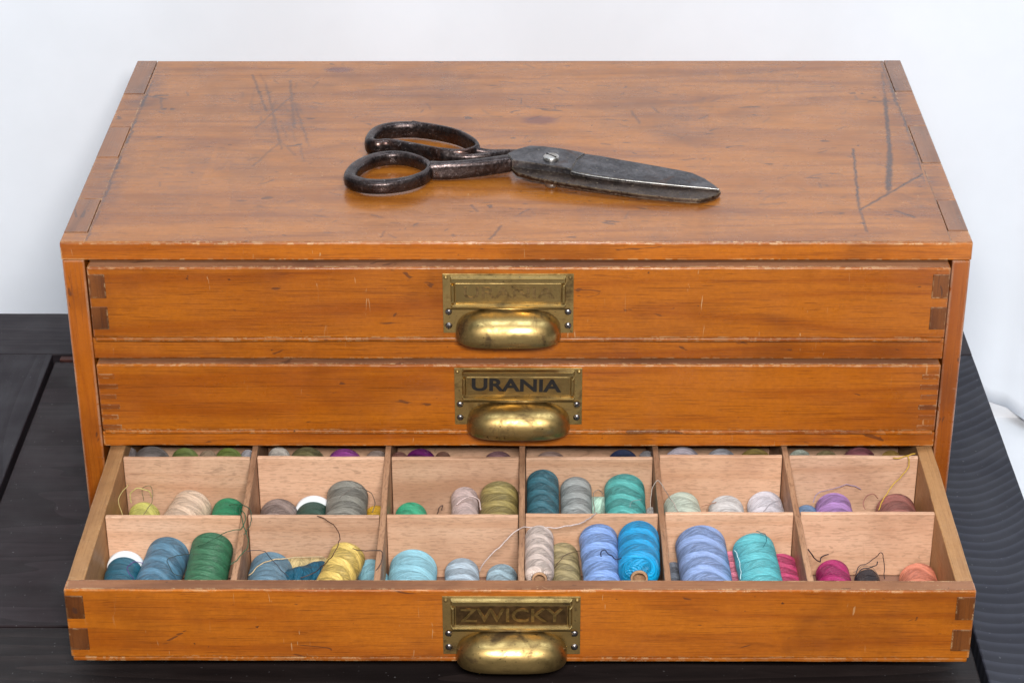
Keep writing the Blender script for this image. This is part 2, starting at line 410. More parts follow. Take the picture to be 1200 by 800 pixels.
def yarn(c):
    if c not in yarn_cache: yarn_cache[c] = simple('loose_thread', c, .6, 0, 900, .0001, .2)
    return yarn_cache[c]

# ================================================================== SETTING: white cloth, white floor, table
FLZ = -.162
box('floor', -2.2, 2.2, -1.6, .60, FLZ - .05, FLZ, M['white_floor'], None, .002)['kind'] = 'structure'
box('wall', -2.2, 2.2, .412, .50, FLZ - .002, 2.2, M['white_floor'], None, .002)['kind'] = 'structure'
bm = bmesh.new(); nx, nz = 260, 60; g = []
def sm(a, b, x): t = max(0, min(1, (x - a) / (b - a))); return t * t * (3 - 2 * t)
for i in range(nx + 1):
    x = -1.9 + 3.8 * i / nx
    hem = -.150 + .035 * (1 - sm(.30, .385, x)) if x > 0 else -.115
    hem += .0 if x < .386 else -.004
    row = []
    for j in range(nz + 1):
        z = hem + (2.0 - hem) * (j / nz) ** 1.25
        low = math.exp(-max(0, z + .15) * 4.5)
        y = .405 + .010 * math.sin(x * 7 + .8) + .006 * math.sin(x * 17 + z * 2)
        y -= .022 * low * sm(.376, .394, x) * (1 - .8 * sm(.42, .5, x))
        y -= .010 * low * math.sin(x * 11 + 1.0) + .004 * noise.noise(Vector((x * 6, z * 3, 4)))
        kh = sm(0, .10, z - hem) if x < .376 else 1
        y = min(y, .4095) * kh + .4095 * (1 - kh)
        row.append(bm.verts.new((x, y, z)))
    g.append(row)
for i in range(nx):
    for j in range(nz): bm.faces.new((g[i][j], g[i + 1][j], g[i + 1][j + 1], g[i][j + 1]))
cl = from_bm('backdrop', bm, M['cloth'], None, (0, .4, -.1), True)
sd = cl.modifiers.new('thickness', 'SOLIDIFY'); sd.thickness = .0015; sd.offset = 1
cl['kind'] = 'structure'

tb = empty('table', (-.03, .05, FLZ), 'black stained wooden table with a framed panel top under the chest', 'table')
T = .024
box('board', -.384, .3055, .2192, .2785, -T, 0, M['blackX'], tb, .0009, 2, .00015).name = 'rear_board'
box('side_board', -.374, -.3148, -.520, .2180, -T, .0004, M['blackY'], tb, .0008, 2, .00015)
box('side_board', .2515, .3055, -.520, .2180, -T, 0, M['blackwave'], tb, .0009, 2, .00015)
box('panel', -.3128, .2485, -.0893, .2130, -T, -.0026, M['panel'], tb, .0008)
box('front_board', -.3095, .2485, -.190, -.0903, -T, -.0030, M['blackred'], tb, .0008)
box('ledge', -.3095, -.2000, .2134, .2186, -T, -.0012, M['redledge'], tb, .0006)
box('front_board', -.3095, .2485, -.520, -.191, -T, -.0030, M['blackred'], tb, .0008)  # added unseen, with longer side boards, so drawer fronts reflect dark wood
box('under_frame', -.3660, .2960, -.510, .2700, -T - .012, -T - .0005, M['blackred'], tb, .001)
for sx in (-.352, .283):
    for sy in (-.495, .255):
        box('leg', sx - .016, sx + .016, sy - .016, sy + .016, FLZ + .0003, -T - .0125, M['blackY'], tb, .001)

# ================================================================== THE CHEST
H = .19; D = .272; XL, XR = -.25, .25; IL, IR = -.2376, .2398; TB = .0106
ch = empty('sewing_chest', (0, .136, 0), 'orange varnished wooden sewing chest of three drawers standing on the black table', 'chest')
pinsL = [(.215, .2722), (.1155, .161), (.0123, .056)]
pinsR = [(.2185, .2722), (.107, .162), (.0145, .0540)]
ps = .236
# top board with its joint tails in one mesh
bm = box_bm(-.2366, .2386, 0.0, D, H - TB, H, .0007, 2, .00018, .007)
def strips(pins):
    out = []; y = 0.0
    for a, b in sorted(pins): out.append((y, a - .0003)); y = b + .0003
    if y < D - .003: out.append((y, D))
    return out
def joinbox(bm, *a, **k):
    b = box_bm(*a, **k); me = bpy.data.meshes.new('tmp'); b.to_mesh(me); b.free(); bm.from_mesh(me); bpy.data.meshes.remove(me)
for a, b in strips(pinsL): joinbox(bm, XL, -.2362, a, b, H - TB, H - .0001, bevel=.0006)
for a, b in strips(pinsR): joinbox(bm, .2382, XR, a, b, H - TB, H - .0001, bevel=.0006)
gx, gy = 560, 320
xs = np.linspace(-.2363, .2383, gx); ys = np.linspace(.0008, D - .0008, gy)
rows_ = [[bm.verts.new((x, y, H + .00004)) for x in xs] for y in ys]
for j in range(gy - 1):
    r0, r1 = rows_[j], rows_[j + 1]
    for i in range(gx - 1): bm.faces.new((r0[i], r0[i + 1], r1[i + 1], r1[i]))
top = from_bm('top_board', bm, M['top'], ch, (0, .136, H - TB / 2))
me = top.data; nv_ = len(me.vertices); co_ = np.empty(nv_ * 3); me.vertices.foreach_get('co', co_); co_ = co_.reshape(-1, 3)
px_, py_ = co_[:, 0].copy(), co_[:, 1].copy()
px_ += .0002 * np.sin(py_ * 310) + .0002 * np.sin(py_ * 830 + px_ * 200); py_ += .0002 * np.sin(px_ * 270 + 1) + .0002 * np.sin(px_ * 900)
wear = np.zeros((nv_, 4)); wear[:, 3] = 1
for kind, a_, b_, wd, stv, scol in marks:
    if kind == 'line':
        wd = max(wd * .85, .0007)
        ax_, ay_ = a_; dx_, dy_ = b_[0] - ax_, b_[1] - ay_; l2 = dx_ * dx_ + dy_ * dy_ + 1e-12
        t_ = np.clip(((px_ - ax_) * dx_ + (py_ - ay_) * dy_) / l2, 0, 1)
        d_ = np.hypot(px_ - ax_ - t_ * dx_, py_ - ay_ - t_ * dy_)
        wear[:, 0] = np.maximum(wear[:, 0], stv * np.clip((wd * 1.5 - d_) / (wd * .8), 0, 1))
    else:
        d_ = np.hypot((px_ - a_[0]) / b_[0], (py_ - a_[1]) / b_[1])
        ch_ = 2 if scol != (.10, .04, .03) else 1
        k_ = .55 if ch_ == 2 else .1
        wear[:, ch_] = np.maximum(wear[:, ch_], stv * np.clip((1.05 - d_) / (1.05 - k_), 0, 1))
rs_ = np.random.RandomState(5)
for _ in range(240):   # small random dents and short scratches
    ax_, ay_ = rs_.uniform(-.23, .23), rs_.uniform(-.13, .13); an_ = rs_.normal(0, .9) ; l_ = rs_.uniform(.0006, .010) ** 1.0
    dx_, dy_ = l_ * np.cos(an_), l_ * np.sin(an_); t_ = np.clip(((px_ - ax_) * dx_ + (py_ - ay_) * dy_) / (l_ * l_), 0, 1)
    d_ = np.hypot(px_ - ax_ - t_ * dx_, py_ - ay_ - t_ * dy_); wd = rs_.uniform(.0005, .0010)
    wear[:, 0] = np.maximum(wear[:, 0], rs_.uniform(.2, .65) * np.clip((wd * 1.2 - d_) / wd, 0, 1))
at_ = me.color_attributes.new('wear', 'FLOAT_COLOR', 'POINT'); at_.data.foreach_set('color', wear.astype(np.float32).ravel())
# the front edge strip is a lighter, orange lipping
box('front_lipping', XL + .0002, XR - .0002, -.0012, -.0001, H - TB + .0001, H - .0004, M['frontX'], ch, .0004, 2, .00008)
for (p0, p1), sx in [(p, -1) for p in pinsL] + [(p, 1) for p in pinsR]:
    xa, xb = (XL + .0001, -.2368) if sx < 0 else (.2388, XR - .0001)
    box('joint_pin', xa, xb, p0, p1, H - TB, H + .0001, M['pintop'], ch, .0005)
def post(xa, xb):
    return box('side_board', xa, xb, -.0010, D, .0002, H - TB - .0003, M['frontZ'], ch, .0009, 2, .00040, .005)
post(XL + .0003, IL); post(IR, XR - .0003)
box('back_board', IL + .0002, IR - .0002, D - .008, D - .0004, .0004, H - TB - .0006, M['frontX'], ch, .0005)
box('rail', IL + .0002, IR - .0002, -.0002, .045, .1171, .1304, M['frontX'], ch, .0007, 2, .0003)
box('rail', IL + .0002, IR - .0002, -.0002, .045, .0599, .0693, M['frontX'], ch, .0007, 2, .0003)
box('bottom_board', IL + .0002, IR - .0002, 0, D - .009, .0004, .0105, M['frontX'], ch, .0007)
box('dust_panel', IL + .0002, IR - .0002, .0455, D - .009, .120, .124, M['raw'], ch, .0004)
box('dust_panel', IL + .0002, IR - .0002, .0455, D - .009, .062, .066, M['raw'], ch, .0004)

# ------------------------------------------------------------------ brass label holder and cup pull
def letters(txt, width, height, depth, off=.012):
    cu = bpy.data.curves.new('txt', 'FONT'); cu.body = txt; cu.size = 1; cu.extrude = .5; cu.offset = off
    o = bpy.data.objects.new('txt', cu); col.objects.link(o)
    bpy.context.view_layer.update()
    me = bpy.data.meshes.new_from_object(o.evaluated_get(bpy.context.evaluated_depsgraph_get()))
    bpy.data.objects.remove(o)
    co = np.array([v.co[:] for v in me.vertices]); lo, hi = co.min(0), co.max(0)
    for v in me.vertices:
        x = (v.co.x - lo[0]) / (hi[0] - lo[0]) - .5; z = (v.co.y - lo[1]) / (hi[1] - lo[1]) - .5; d = v.co.z
        v.co = Vector((x * width, -d * depth, z * height))
    return me
def brass_pull(dr, xc, ztop, yf, txt, style):
    def bx(name, x0, x1, z0, z1, d0, d1, m, bev=.0003):
        return box(name, xc + x0, xc + x1, yf - d1, yf - d0, ztop + z0, ztop + z1, m, dr, bev)
    bx('brass_plate', -.036, .036, -.0365, 0, 0, .0008, M['brass_dark'], .0002)
    # raised moulded frame of four mitred bars
    for nm, (x0, x1, z0, z1) in (('top', (-.0318, .0318, -.0052, -.0008)), ('bot', (-.0318, .0318, -.0206, -.0178)), ('l', (-.0318, -.0292, -.0176, -.0054)), ('r', (.0292, .0318, -.0176, -.0054))):
        bm = bmesh.new(); bmesh.ops.create_cube(bm, size=1)
        for v in bm.verts:
            s = .55 if v.co.y < 0 else 1.
            cx, cz = (x0 + x1) / 2, (z0 + z1) / 2
            ax = (x1 - x0) / 2; az = (z1 - z0) / 2; ins = .0009 if v.co.y < 0 else 0
            v.co = Vector((xc + cx + math.copysign(ax - ins, v.co.x), yf - .0007 - (.0021 if v.co.y < 0 else 0), ztop + cz + math.copysign(az - ins, v.co.z)))
        bmesh.ops.bevel(bm, geom=list(bm.edges), offset=.0003, segments=2, affect='EDGES')
        from_bm('frame_bar', bm, M['brass'], dr, (xc, yf, ztop - .01))
    bx('name_plate', -.0290, .0290, -.0175, -.0055, .0007, .0012, M['brass_patina'] if style == 'raised' else M['brass_bright'], .0002)
    # letters
    if style == 'raised': me = letters(txt, .0540, .0084, .0005); mt = M['letter_gold']; dx = 0
    elif style == 'black': me = letters(txt, .0505, .0082, .0003, .03); mt = M['dark']; dx = -.0010
    else: me = letters(txt, .050, .0070, .00025); mt = M['letter_faint']; dx = .0005
    me.materials.append(mt); o = bpy.data.objects.new('lettering', me); col.objects.link(o); o.parent = dr
    o.location = Vector((xc + dx, yf - .0013, ztop - .0113)) - worldloc(dr)
    if style == 'black': o.rotation_euler = (0, math.radians(1.2), 0); o.location.z += .0006
    # cup
    bm = bmesh.new(); nu, nv = 44, 16; a = .0292; h0 = .0158; p0 = .0165; G = []
    for i in range(nu + 1):
        u = -1 + 2 * i / nu; u = math.sin(u * PI / 2)
        e = max(0, 1 - abs(u) ** 3.4) ; hh = h0 * e ** (1 / 2.9); pp = p0 * e ** (1 / 2.8)
        hh = max(hh, .0002); pp = max(pp, .0002); row = []
        for j in range(nv + 1):
            t = j / nv * PI / 2
            row.append(bm.verts.new((xc + u * a, yf - .0006 - pp * math.sin(t) ** .78, ztop - .0372 + hh * math.cos(t) ** .70)))
        # a small rolled lip turned in
        row.append(bm.verts.new((xc + u * a * .985, yf - .0006 - pp * .955, ztop - .0381)))
        G.append(row)
    for i in range(nu):
        for j in range(nv + 1): bm.faces.new((G[i][j], G[i][j + 1], G[i + 1][j + 1], G[i + 1][j]))
    bmesh.ops.recalc_face_normals(bm, faces=bm.faces)
    o = from_bm('cup_pull', bm, M['brass'], dr, (xc, yf, ztop - .03), True)
    s = o.modifiers.new('t', 'SOLIDIFY'); s.thickness = .0009; s.offset = -1
    # flange ledge above the cup
    tube = tube_bm([(xc - .034, yf - .0010, ztop - .0214), (xc + .034, yf - .0010, ztop - .0214)], .0005, 6)
    from_bm('plate_ridge', tube, M['brass'], dr, (xc, yf, ztop - .0214), True)
    for sx in (-1, 1):
        for zz, xx, r, mt in ((-.0021, .0342, .0012, M['brass_dark']), (-.0232, .0330, .0020, M['steel_screw']), (-.0318, .0330, .0020, M['steel_screw'])):
            nb = 14; prof = [(r, 0), (r * .97, -.0003), (r * .75, -.0008), (r * .4, -.00115), (0, -.00125)]
            b2 = lathe_bm(prof, nb)
            bmesh.ops.rotate(b2, cent=(0, 0, 0), matrix=Matrix.Rotation(-PI / 2, 3, 'X'), verts=b2.verts)
            # make it bulge toward the viewer
            for v in b2.verts: v.co.y = -abs(v.co.y)
            bmesh.ops.recalc_face_normals(b2, faces=b2.faces)
            bmesh.ops.translate(b2, vec=(xc + sx * xx, yf - .0008, ztop + zz), verts=b2.verts)
            ob = from_bm('rivet' if r < .0015 else 'screw', b2, mt, dr, (xc + sx * xx, yf - .0008, ztop + zz), True)
            if r > .0015:
                an = random.uniform(0, PI); dx_, dz_ = math.cos(an) * r * .8, math.sin(an) * r * .8
                sl = tube_bm([(xc + sx * xx - dx_, yf - .00195, ztop + zz - dz_), (xc + sx * xx + dx_, yf - .00195, ztop + zz + dz_)], .00026, 5)
                me2 = bpy.data.meshes.new('slot'); sl.to_mesh(me2); sl.free()
                me2.materials.append(M['dark']); bmm = bmesh.new(); bmm.from_mesh(ob.data); me2b = me2
                off = Vector((xc + sx * xx, yf - .0008, ztop + zz))
                nf = len(bmm.faces); bmm.from_mesh(me2b); bmm.verts.ensure_lookup_table(); bmm.faces.ensure_lookup_table()
                vs = set()
                for f_ in bmm.faces[nf:]:
                    f_.material_index = 1
                    for v in f_.verts: vs.add(v)
                for v in vs: v.co -= off
                bmm.to_mesh(ob.data); bmm.free(); ob.data.materials.append(M['dark'])

def joint_pins(dr, xl, xr, yf, zs, wl, wr, mat, yo=.0004, bev=.0003):
    for i, (za, zb) in enumerate(zs):
        box('joint_pin', xl + .0003, xl + wl[i % len(wl)], yf - yo, yf + .005, za, zb, mat, dr, bev)
        box('joint_pin', xr - wr[i % len(wr)], xr - .0003, yf - yo, yf + .005, za, zb, mat, dr, bev)

def closed_drawer(xl, xr, zb, zt, yf, label):
    dr = box('drawer', xl, xr, yf, yf + .010, zb + .0026, zt, M['frontX'], ch, .0008, 2, .0002)
    dr['label'] = label
    box('top_edge', xl + .0009, xr - .0009, yf + .0010, yf + .0098, zt - .0002, zt + .0003, M['raw'], dr, .0001)
    box('bottom_panel', xl + .001, xr - .001, yf + .0006, yf + .24, zb, zb + .0023, M['frontX'], dr, .0007, 2, .0002)
    box('side_panel', xl + .0005, xl + .009, yf + .0105, yf + .24, zb + .0026, zt - .0005, M['sideY'], dr, .0005)
    box('side_panel', xr - .009, xr - .0005, yf + .0105, yf + .24, zb + .0026, zt - .0005, M['sideY'], dr, .0005)
    box('back_panel', xl + .0095, xr - .0095, yf + .232, yf + .24, zb + .0026, zt - .0005, M['raw'], dr, .0005)
    return dr
d1 = closed_drawer(-.2352, .2381, .1314, .1776, -.007, 'closed top drawer with two dark joint blocks at each end')
joint_pins(d1, -.2352, .2381, -.007, [(.1590, .1737), (.1396, .1536)], [.0095, .0094], [.0095, .0092], M['pin'])
d2 = closed_drawer(-.2360, .2383, .0704, .1158, -.005, 'closed middle drawer with six fine finger joints at each end')
zs = [(.1004 - i * .0066 , .1004 - i * .0066 + .0030) for i in range(-1, 5)]
joint_pins(d2, -.2360, .2383, -.005, zs, [.0098, .0112], [.0100, .0106], M['pinfine'], .0003, .0002)
brass_pull(d1, -.0040, .1742, -.007, 'URANIA', 'faint')
brass_pull(d2, .0014, .1142, -.005, 'URANIA', 'black')

# ------------------------------------------------------------------ the open drawer
YF = -.1423; zt = .0582; zb = .0124; dl, drr = -.2346, .2396; ti = .0092
d3 = box('drawer', dl, drr, YF, YF + .0092, zb + .0030, zt, M['frontX'], ch, .0009, 3, .0003)
d3['label'] = 'open bottom drawer pulled out and full of thread spools'
box('top_edge', dl + .0010, drr - .0010, YF + .0009, YF + .0090, zt - .0002, zt + .0003, M['raw'], d3, .0001)
box('bottom_panel', dl + .0008, drr - .0008, YF + .0006, .118, zb, zb + .0027, M['frontX'], d3, .0008, 2, .0002)
box('drawer_floor', dl + ti, drr - ti, YF + .0095, .108, zb + .0029, .0163, M['floor_in'], d3, .0002)
for xa, xb in ((dl + .0002, dl + ti), (drr - ti, drr - .0002)):
    box('side_panel', xa, xb, YF + .0095, .118, zb + .0030, zt - .0003, M['rawY'], d3, .0007, 2, .0003)
box('back_panel', dl + ti + .0003, drr - ti - .0003, .110, .118, zb + .0030, zt - .001, M['raw'], d3, .0006)
joint_pins(d3, dl, drr, YF, [(.0402, .0546), (.0203, .0340)], [.0098, .0104], [.0098, .0104], M['pin'])
brass_pull(d3, -.0015, .0549, YF, 'ZWICKY', 'raised')
divx = [(-.1470, -.1507), (-.0718, -.0735), (.0036, .0036), (.0803, .0802), (.1547, .1544)]
y0d, y1d = YF + .0098, .1095
for xa, xb in divx:
    bm = box_bm(-.0017, .0017, y0d, y1d, .0166, .0578, .0006, 2, .00035, .006)
    for v in bm.verts:
        t = (v.co.y + .133) / .136; v.co.x += xa + (xb - xa) * min(1.6, t)
    from_bm('divider', bm, M['beechY'], d3, ((xa + xb) / 2, (y0d + y1d) / 2, .037))
def divat(i, y):
    if i < 0: return dl + ti
    if i > 4: return drr - ti
    xa, xb = divx[i]; return xa + (xb - xa) * (y + .133) / .136
for row, (yl, yr) in enumerate(((-.0715, -.0662), (-.0105, -.0060), (.0500, .0545))):
    for k in range(6):
        y = yl + (yr - yl) * (k + .5) / 6 + random.uniform(-.0007, .0007)
        xa = divat(k - 1, y) + (.0020 if k else .0003); xb = divat(k, y) - (.0020 if k < 5 else .0003)
        o = box('cross_divider', xa, xb, y, y + .0027, .0167, .0570 + random.uniform(-.0004, .0004), M['beech'], d3, .0005, 2, .0003)

# ================================================================== SPOOLS
FZ = .0165
def thread_body(R, L, seed, k=620, lumpy=0, cr=.0045, rend=.0034):
    nz_, na = 56, 44; bm = bmesh.new(); rings = []
    prof = []
    re = min(rend, R * .55)
    for i in range(nz_ + 1):
        t = i / nz_; z = -L / 2 + L * (.5 - .5 * math.cos(PI * t)) * .6 + L * t * .4 if False else -L / 2 + L * t
        # denser at the ends
        tt = .5 - .5 * math.cos(PI * t); z = -L / 2 + L * (tt * .5 + t * .5)
        d = min(z + L / 2, L / 2 - z)
        r = R
        if d < re: r = (R - re) + re * math.sqrt(max(0, 1 - (1 - d / re) ** 2))
        prof.append((r, z, d))
    rnd = random.Random(seed); ph = rnd.random() * 6
    off = Vector((seed * 3.1, seed * 1.7, 0))
    for r, z, d in prof:
        ring = []
        for a in range(na):
            phi = 2 * PI * a / na
            s = math.sin(z * k + phi + ph) + .5 * math.sin(z * k - phi + ph * 2)
            fade = min(1, d / .004)
            dr = .00007 * s * fade + .00012 * noise.noise(Vector((z * 400, phi, seed))) * fade
            dr += lumpy * noise.noise(Vector((math.cos(phi) * 1.5, math.sin(phi) * 1.5, z * 150)) + off)
            rr = max(cr, r + dr - .0002)
            ring.append(bm.verts.new((rr * math.cos(phi), rr * math.sin(phi), z)))
        rings.append(ring)
    for A, B in zip(rings, rings[1:]):
        for a in range(na): bm.faces.new((A[a], A[(a + 1) % na], B[(a + 1) % na], B[a]))
    for ring, sgn in ((rings[0], -1), (rings[-1], 1)):
        inner = [bm.verts.new((cr * math.cos(2 * PI * a / na), cr * math.sin(2 * PI * a / na), ring[0].co.z + sgn * .0002)) for a in range(na)]
        for a in range(na):
            f = (ring[a], ring[(a + 1) % na], inner[(a + 1) % na], inner[a])
            bm.faces.new(f if sgn > 0 else f[::-1])
    bmesh.ops.recalc_face_normals(bm, faces=bm.faces)
    return bm
NSP = 0
GROUP = 'thread spools in the open drawer'
def spool(px, py, w, ztop, color, label, L=.043, yaw=0, tilt=0, kind='band', k=620, flange=None, lumpy=0, yf=None, ymin=None, hollow=True, tone=1.0, cr=.0045, rend=.0034):
    """px, py: top of the far end as seen; w: seen width; ztop: real height of the spool's top"""
    global NSP; NSP += 1
    p = at_z(px, py, ztop); dep = (p - CAM).dot(FW); R = w / 2 * dep / FPX * .985
    if yf is not None: p.y = min(p.y, yf)
    near = -.1322 if py > 598 else (-.0650 if py > 535 else -.0035)
    if abs(yaw) < 50: L_ = min(L, (p.y - near - .0012) / (math.cos(math.radians(yaw)) * math.cos(math.radians(tilt))))
    else: L_ = L
    root = empty('thread_spool', (0, 0, 0), label, 'thread spool', GROUP)
    th = math.radians(yaw); ti_ = math.radians(tilt)
    # the axis: local +Z is the far end
    ax = Vector((math.sin(th) * math.cos(ti_), math.cos(th) * math.cos(ti_), math.sin(ti_)))
    top = Vector((p.x, p.y, ztop - R))
    c = top - ax * (L_ / 2)
    if abs(yaw) > 50: c = Vector((p.x, p.y - R * .6, ztop - R))
    root.rotation_mode = 'QUATERNION'; root.rotation_quaternion = ax.to_track_quat('Z', 'Y')
    root.location = c
    cr = min(cr, R * .5)
    Lt = L_ - (.005 if flange else 0)
    bm = thread_body(R, Lt, NSP, k, lumpy, cr + .0002, rend)
    if flange: bmesh.ops.translate(bm, vec=(0, 0, -.0025), verts=bm.verts)
    o = from_bm('thread_winding', bm, thread_mat(color, kind, k, tone), None, None, True); o.parent = root; o.location = (0, 0, 0)
    hl = L_ / 2 + .0012
    b = lathe_bm([(cr, -hl), (cr, hl), (cr * .78, hl), (cr * .78, -hl)], 24, True); bmesh.ops.recalc_face_normals(b, faces=b.faces)
    o = from_bm('core_tube', b, M['plastic'] if flange else M['card'], None, None, False); o.parent = root; o.location = (0, 0, 0)
    if flange:
        fr = R * flange; z0 = L_ / 2 - .0052
        b = lathe_bm([(cr + .0001, z0), (fr * .96, z0), (fr, z0 + .0006), (fr, z0 + .0032), (fr * .93, z0 + .0046), (fr * .7, z0 + .0052), (cr + .0001, z0 + .0052)], 36, True)
        bmesh.ops.recalc_face_normals(b, faces=b.faces)
        o = from_bm('end_flange', b, M['plastic'], None, None, True); o.parent = root; o.location = (0, 0, 0)
    return root
def loose(root, pts, r, c, n=7):
    """a stray strand, pts in world coordinates, child of its spool"""
    bpy.context.view_layer.update()
    P = spline(pts, n); m = root.matrix_world.inverted()
    r *= .78
    P = [q + noise.noise_vector(q * 260) * .0006 for q in P]
    bm = tube_bm(P, r, 6)
    me_o = from_bm('loose_thread', bm, yarn(c), None, None, True)
    me_o.parent = root; me_o.matrix_parent_inverse = m
    return me_o

U = .0655   # top of the upper layer
# --- front row
s_teal = spool(147, 643, 44, .0400, (.004, .105, .165), 'dark teal spool with a white end flange in the front left corner', flange=1.02, kind='plain', L=.045)
s_steel = spool(197, 625, 51, .0445, (.085, .22, .33), 'steel blue spool standing out between the dark teal and the forest green one', yaw=4, k=520)
s_dg = spool(248, 617, 51, .0575, (.035, .155, .075), 'large forest green spool at the right of the front left compartment', yaw=2, L=.052, k=760, kind='plain', tilt=11)
s_sb = spool(317, 643, 52, .0405, (.11, .215, .29), 'dusty blue spool wound over with a beige strand beside the second front divider', kind='plain', k=500)
s_pe = spool(357, 659, 32, .0360, (.004, .085, .145), 'small untidy petrol blue spool lying on its side left of the yellow one', yaw=68, L=.028, kind='plain', lumpy=.0012)
s_py = spool(364, 650, 20, .0300, (.55, .42, .20), 'thin pale straw bobbin lying crosswise behind the petrol blue spool', yaw=86, L=.030, kind='plain')
s_ye = spool(409, 629, 44, .0545, (.72, .50, .13), 'bright yellow spool leaning to the left in the front row', yaw=16, L=.052, k=560, tilt=12)
s_lb = spool(430, 652, 34, .0330, (.22, .47, .55), 'small light blue spool tucked right of the yellow one', yaw=-22, L=.040, kind='plain')
s_sky = spool(484, 640, 58, .0440, (.27, .56, .66), 'wide pale aqua spool at the left of the third front compartment', kind='plain', k=430)
s_pa = spool(541, 650, 42, .0360, (.42, .52, .60), 'pale ice grey spool in the middle of the third front compartment', yaw=-2)
s_pb = spool(588, 657, 38, .0345, (.37, .52, .60), 'small pale blue spool touching the middle divider in the front row')
s_cr = spool(632, 611, 35, U, (.62, .50, .44), 'slender cream spool showing its cardboard tube end', L=.042, yaw=0, k=640, rend=.0060)
s_be = spool(659, 632, 38, .0430, (.42, .33, .16), 'beige gold spool lying low between the cream and the periwinkle ones', yaw=-3, k=560)
s_pe2 = spool(701, 608, 47, .0600, (.22, .36, .70), 'periwinkle spool with a short dark thread end lying across it', yaw=-3, L=.052, k=560, tilt=8)
s_cy = spool(749, 604, 50, U, (.0, .33, .66), 'vivid cyan spool showing its cardboard tube end by the fourth divider', L=.042, yaw=2, k=560, rend=.0075)
s_sl = spool(789, 655, 24, .0330, (.17, .20, .25), 'slate grey spool half hidden under the big cornflower blue one')
s_bl = spool(821, 609, 61, .0610, (.27, .38, .66), 'biggest spool of the front row in pale cornflower blue', yaw=-3, L=.052, k=520, tilt=8)
s_pk = spool(857, 642, 40, .0395, (.72, .20, .29), 'pink spool low between the cornflower blue and the turquoise ones')
s_tu = spool(883, 618, 51, .0600, (.10, .44, .48), 'bright turquoise spool resting on the pink and raspberry ones', yaw=-5, L=.052, k=500, kind='plain', tilt=10)
s_ra = spool(914, 645, 46, .0400, (.55, .055, .16), 'raspberry red spool tucked against the fifth divider', yaw=-4)
s_ma = spool(976, 652, 41, .0360, (.40, .008, .13), 'magenta spool right of the fifth divider in the front row', k=420)
s_bk = spool(1016, 663, 31, .0330, (.012, .012, .020), 'black spool with tangled thread ends in the front right compartment', kind='plain', lumpy=.0008)
s_co = spool(1076, 656, 45, .0370, (.85, .235, .14), 'coral orange spool alone at the front right', k=420)
# --- middle row
m_ye = spool(169, 585, 38, .0345, (.56, .54, .13), 'lime yellow spool with curling thread ends behind the front left divider', kind='plain', k=420)
m_cr = spool(226, 571, 49, .0410, (.68, .50, .36), 'peach cream spool leaning left in the second row', yaw=12, kind='plain', k=520)
m_gr = spool(268, 580, 40, .0370, (.004, .22, .095), 'emerald spool touching the first long divider in the second row', kind='plain')
m_ta = spool(327, 581, 47, .0400, (.27, .20, .175), 'taupe brown spool at the left of the second compartment of the middle row', k=460)
m_dk = spool(368, 579, 44, .0400, (.012, .065, .045), 'blackish green spool with a broad white end flange', flange=1.05, kind='plain', L=.045)
m_gy = spool(407, 556, 50, .0545, (.24, .235, .20), 'tall stone grey spool lying on top left of the little amber one', L=.05, k=600, tilt=12)
m_am = spool(441, 589, 26, .0330, (.80, .42, .02), 'little amber yellow spool squeezed beside the second long divider', kind='plain', L=.036)
m_g2 = spool(482, 585, 39, .0360, (.03, .38, .20), 'sea green spool alone at the left of the third compartment of the middle row', kind='plain', k=400)
m_pk = spool(544, 567, 33, .0440, (.56, .42, .39), 'narrow rose white spool beside the olive gold one', kind='plain', yaw=-3, k=480)
m_go = spool(585, 557, 46, .0530, (.34, .26, .085), 'olive gold spool against the middle divider in the second row', L=.05, yaw=-1, k=600, tilt=12)
m_te = spool(636, 545, 39, .0590, (.035, .14, .18), 'dark petrol spool right of the middle divider in the second row', L=.052, k=600, tilt=8)
m_g3 = spool(675, 553, 38, .0550, (.33, .35, .34), 'silver grey spool between the dark petrol and the mint ones', L=.050, k=620, tilt=10)
m_mi = spool(702, 579, 26, .0340, (.42, .62, .50), 'small mint spool lying low between the silver grey and the aqua green ones', yaw=86, L=.022, kind='plain')
m_tq = spool(732, 549, 49, .0575, (.085, .42, .39), 'big aqua green spool beside the fourth long divider', L=.050, k=560, tilt=10)
m_w0 = spool(763, 592, 14, .0300, (.60, .60, .58), 'thin greyish white bobbin between the aqua green spool and the fourth divider', kind='plain')
m_pg = spool(798, 573, 44, .0400, (.52, .60, .50), 'pale sage spool at the left of the fifth compartment of the middle row', kind='plain', k=420, yaw=-5)
m_w1 = spool(851, 577, 43, .0385, (.62, .61, .60), 'off white spool between the pale sage and the pure white ones', kind='plain', k=420)
m_w2 = spool(896, 572, 43, .0400, (.68, .66, .72), 'pure white spool left of the fifth long divider', kind='plain', k=420, yaw=-3)
m_b2 = spool(945, 588, 28, .0320, (.13, .23, .38), 'small denim blue spool left of the lilac one', kind='plain')
m_li = spool(977, 574, 44, .0385, (.44, .24, .56), 'lilac spool with a blue spot in the right compartment of the second row', k=470)
m_ma = spool(1050, 575, 48, .0405, (.33, .115, .095), 'rosewood brown spool with a gold strand rising from it', k=430)
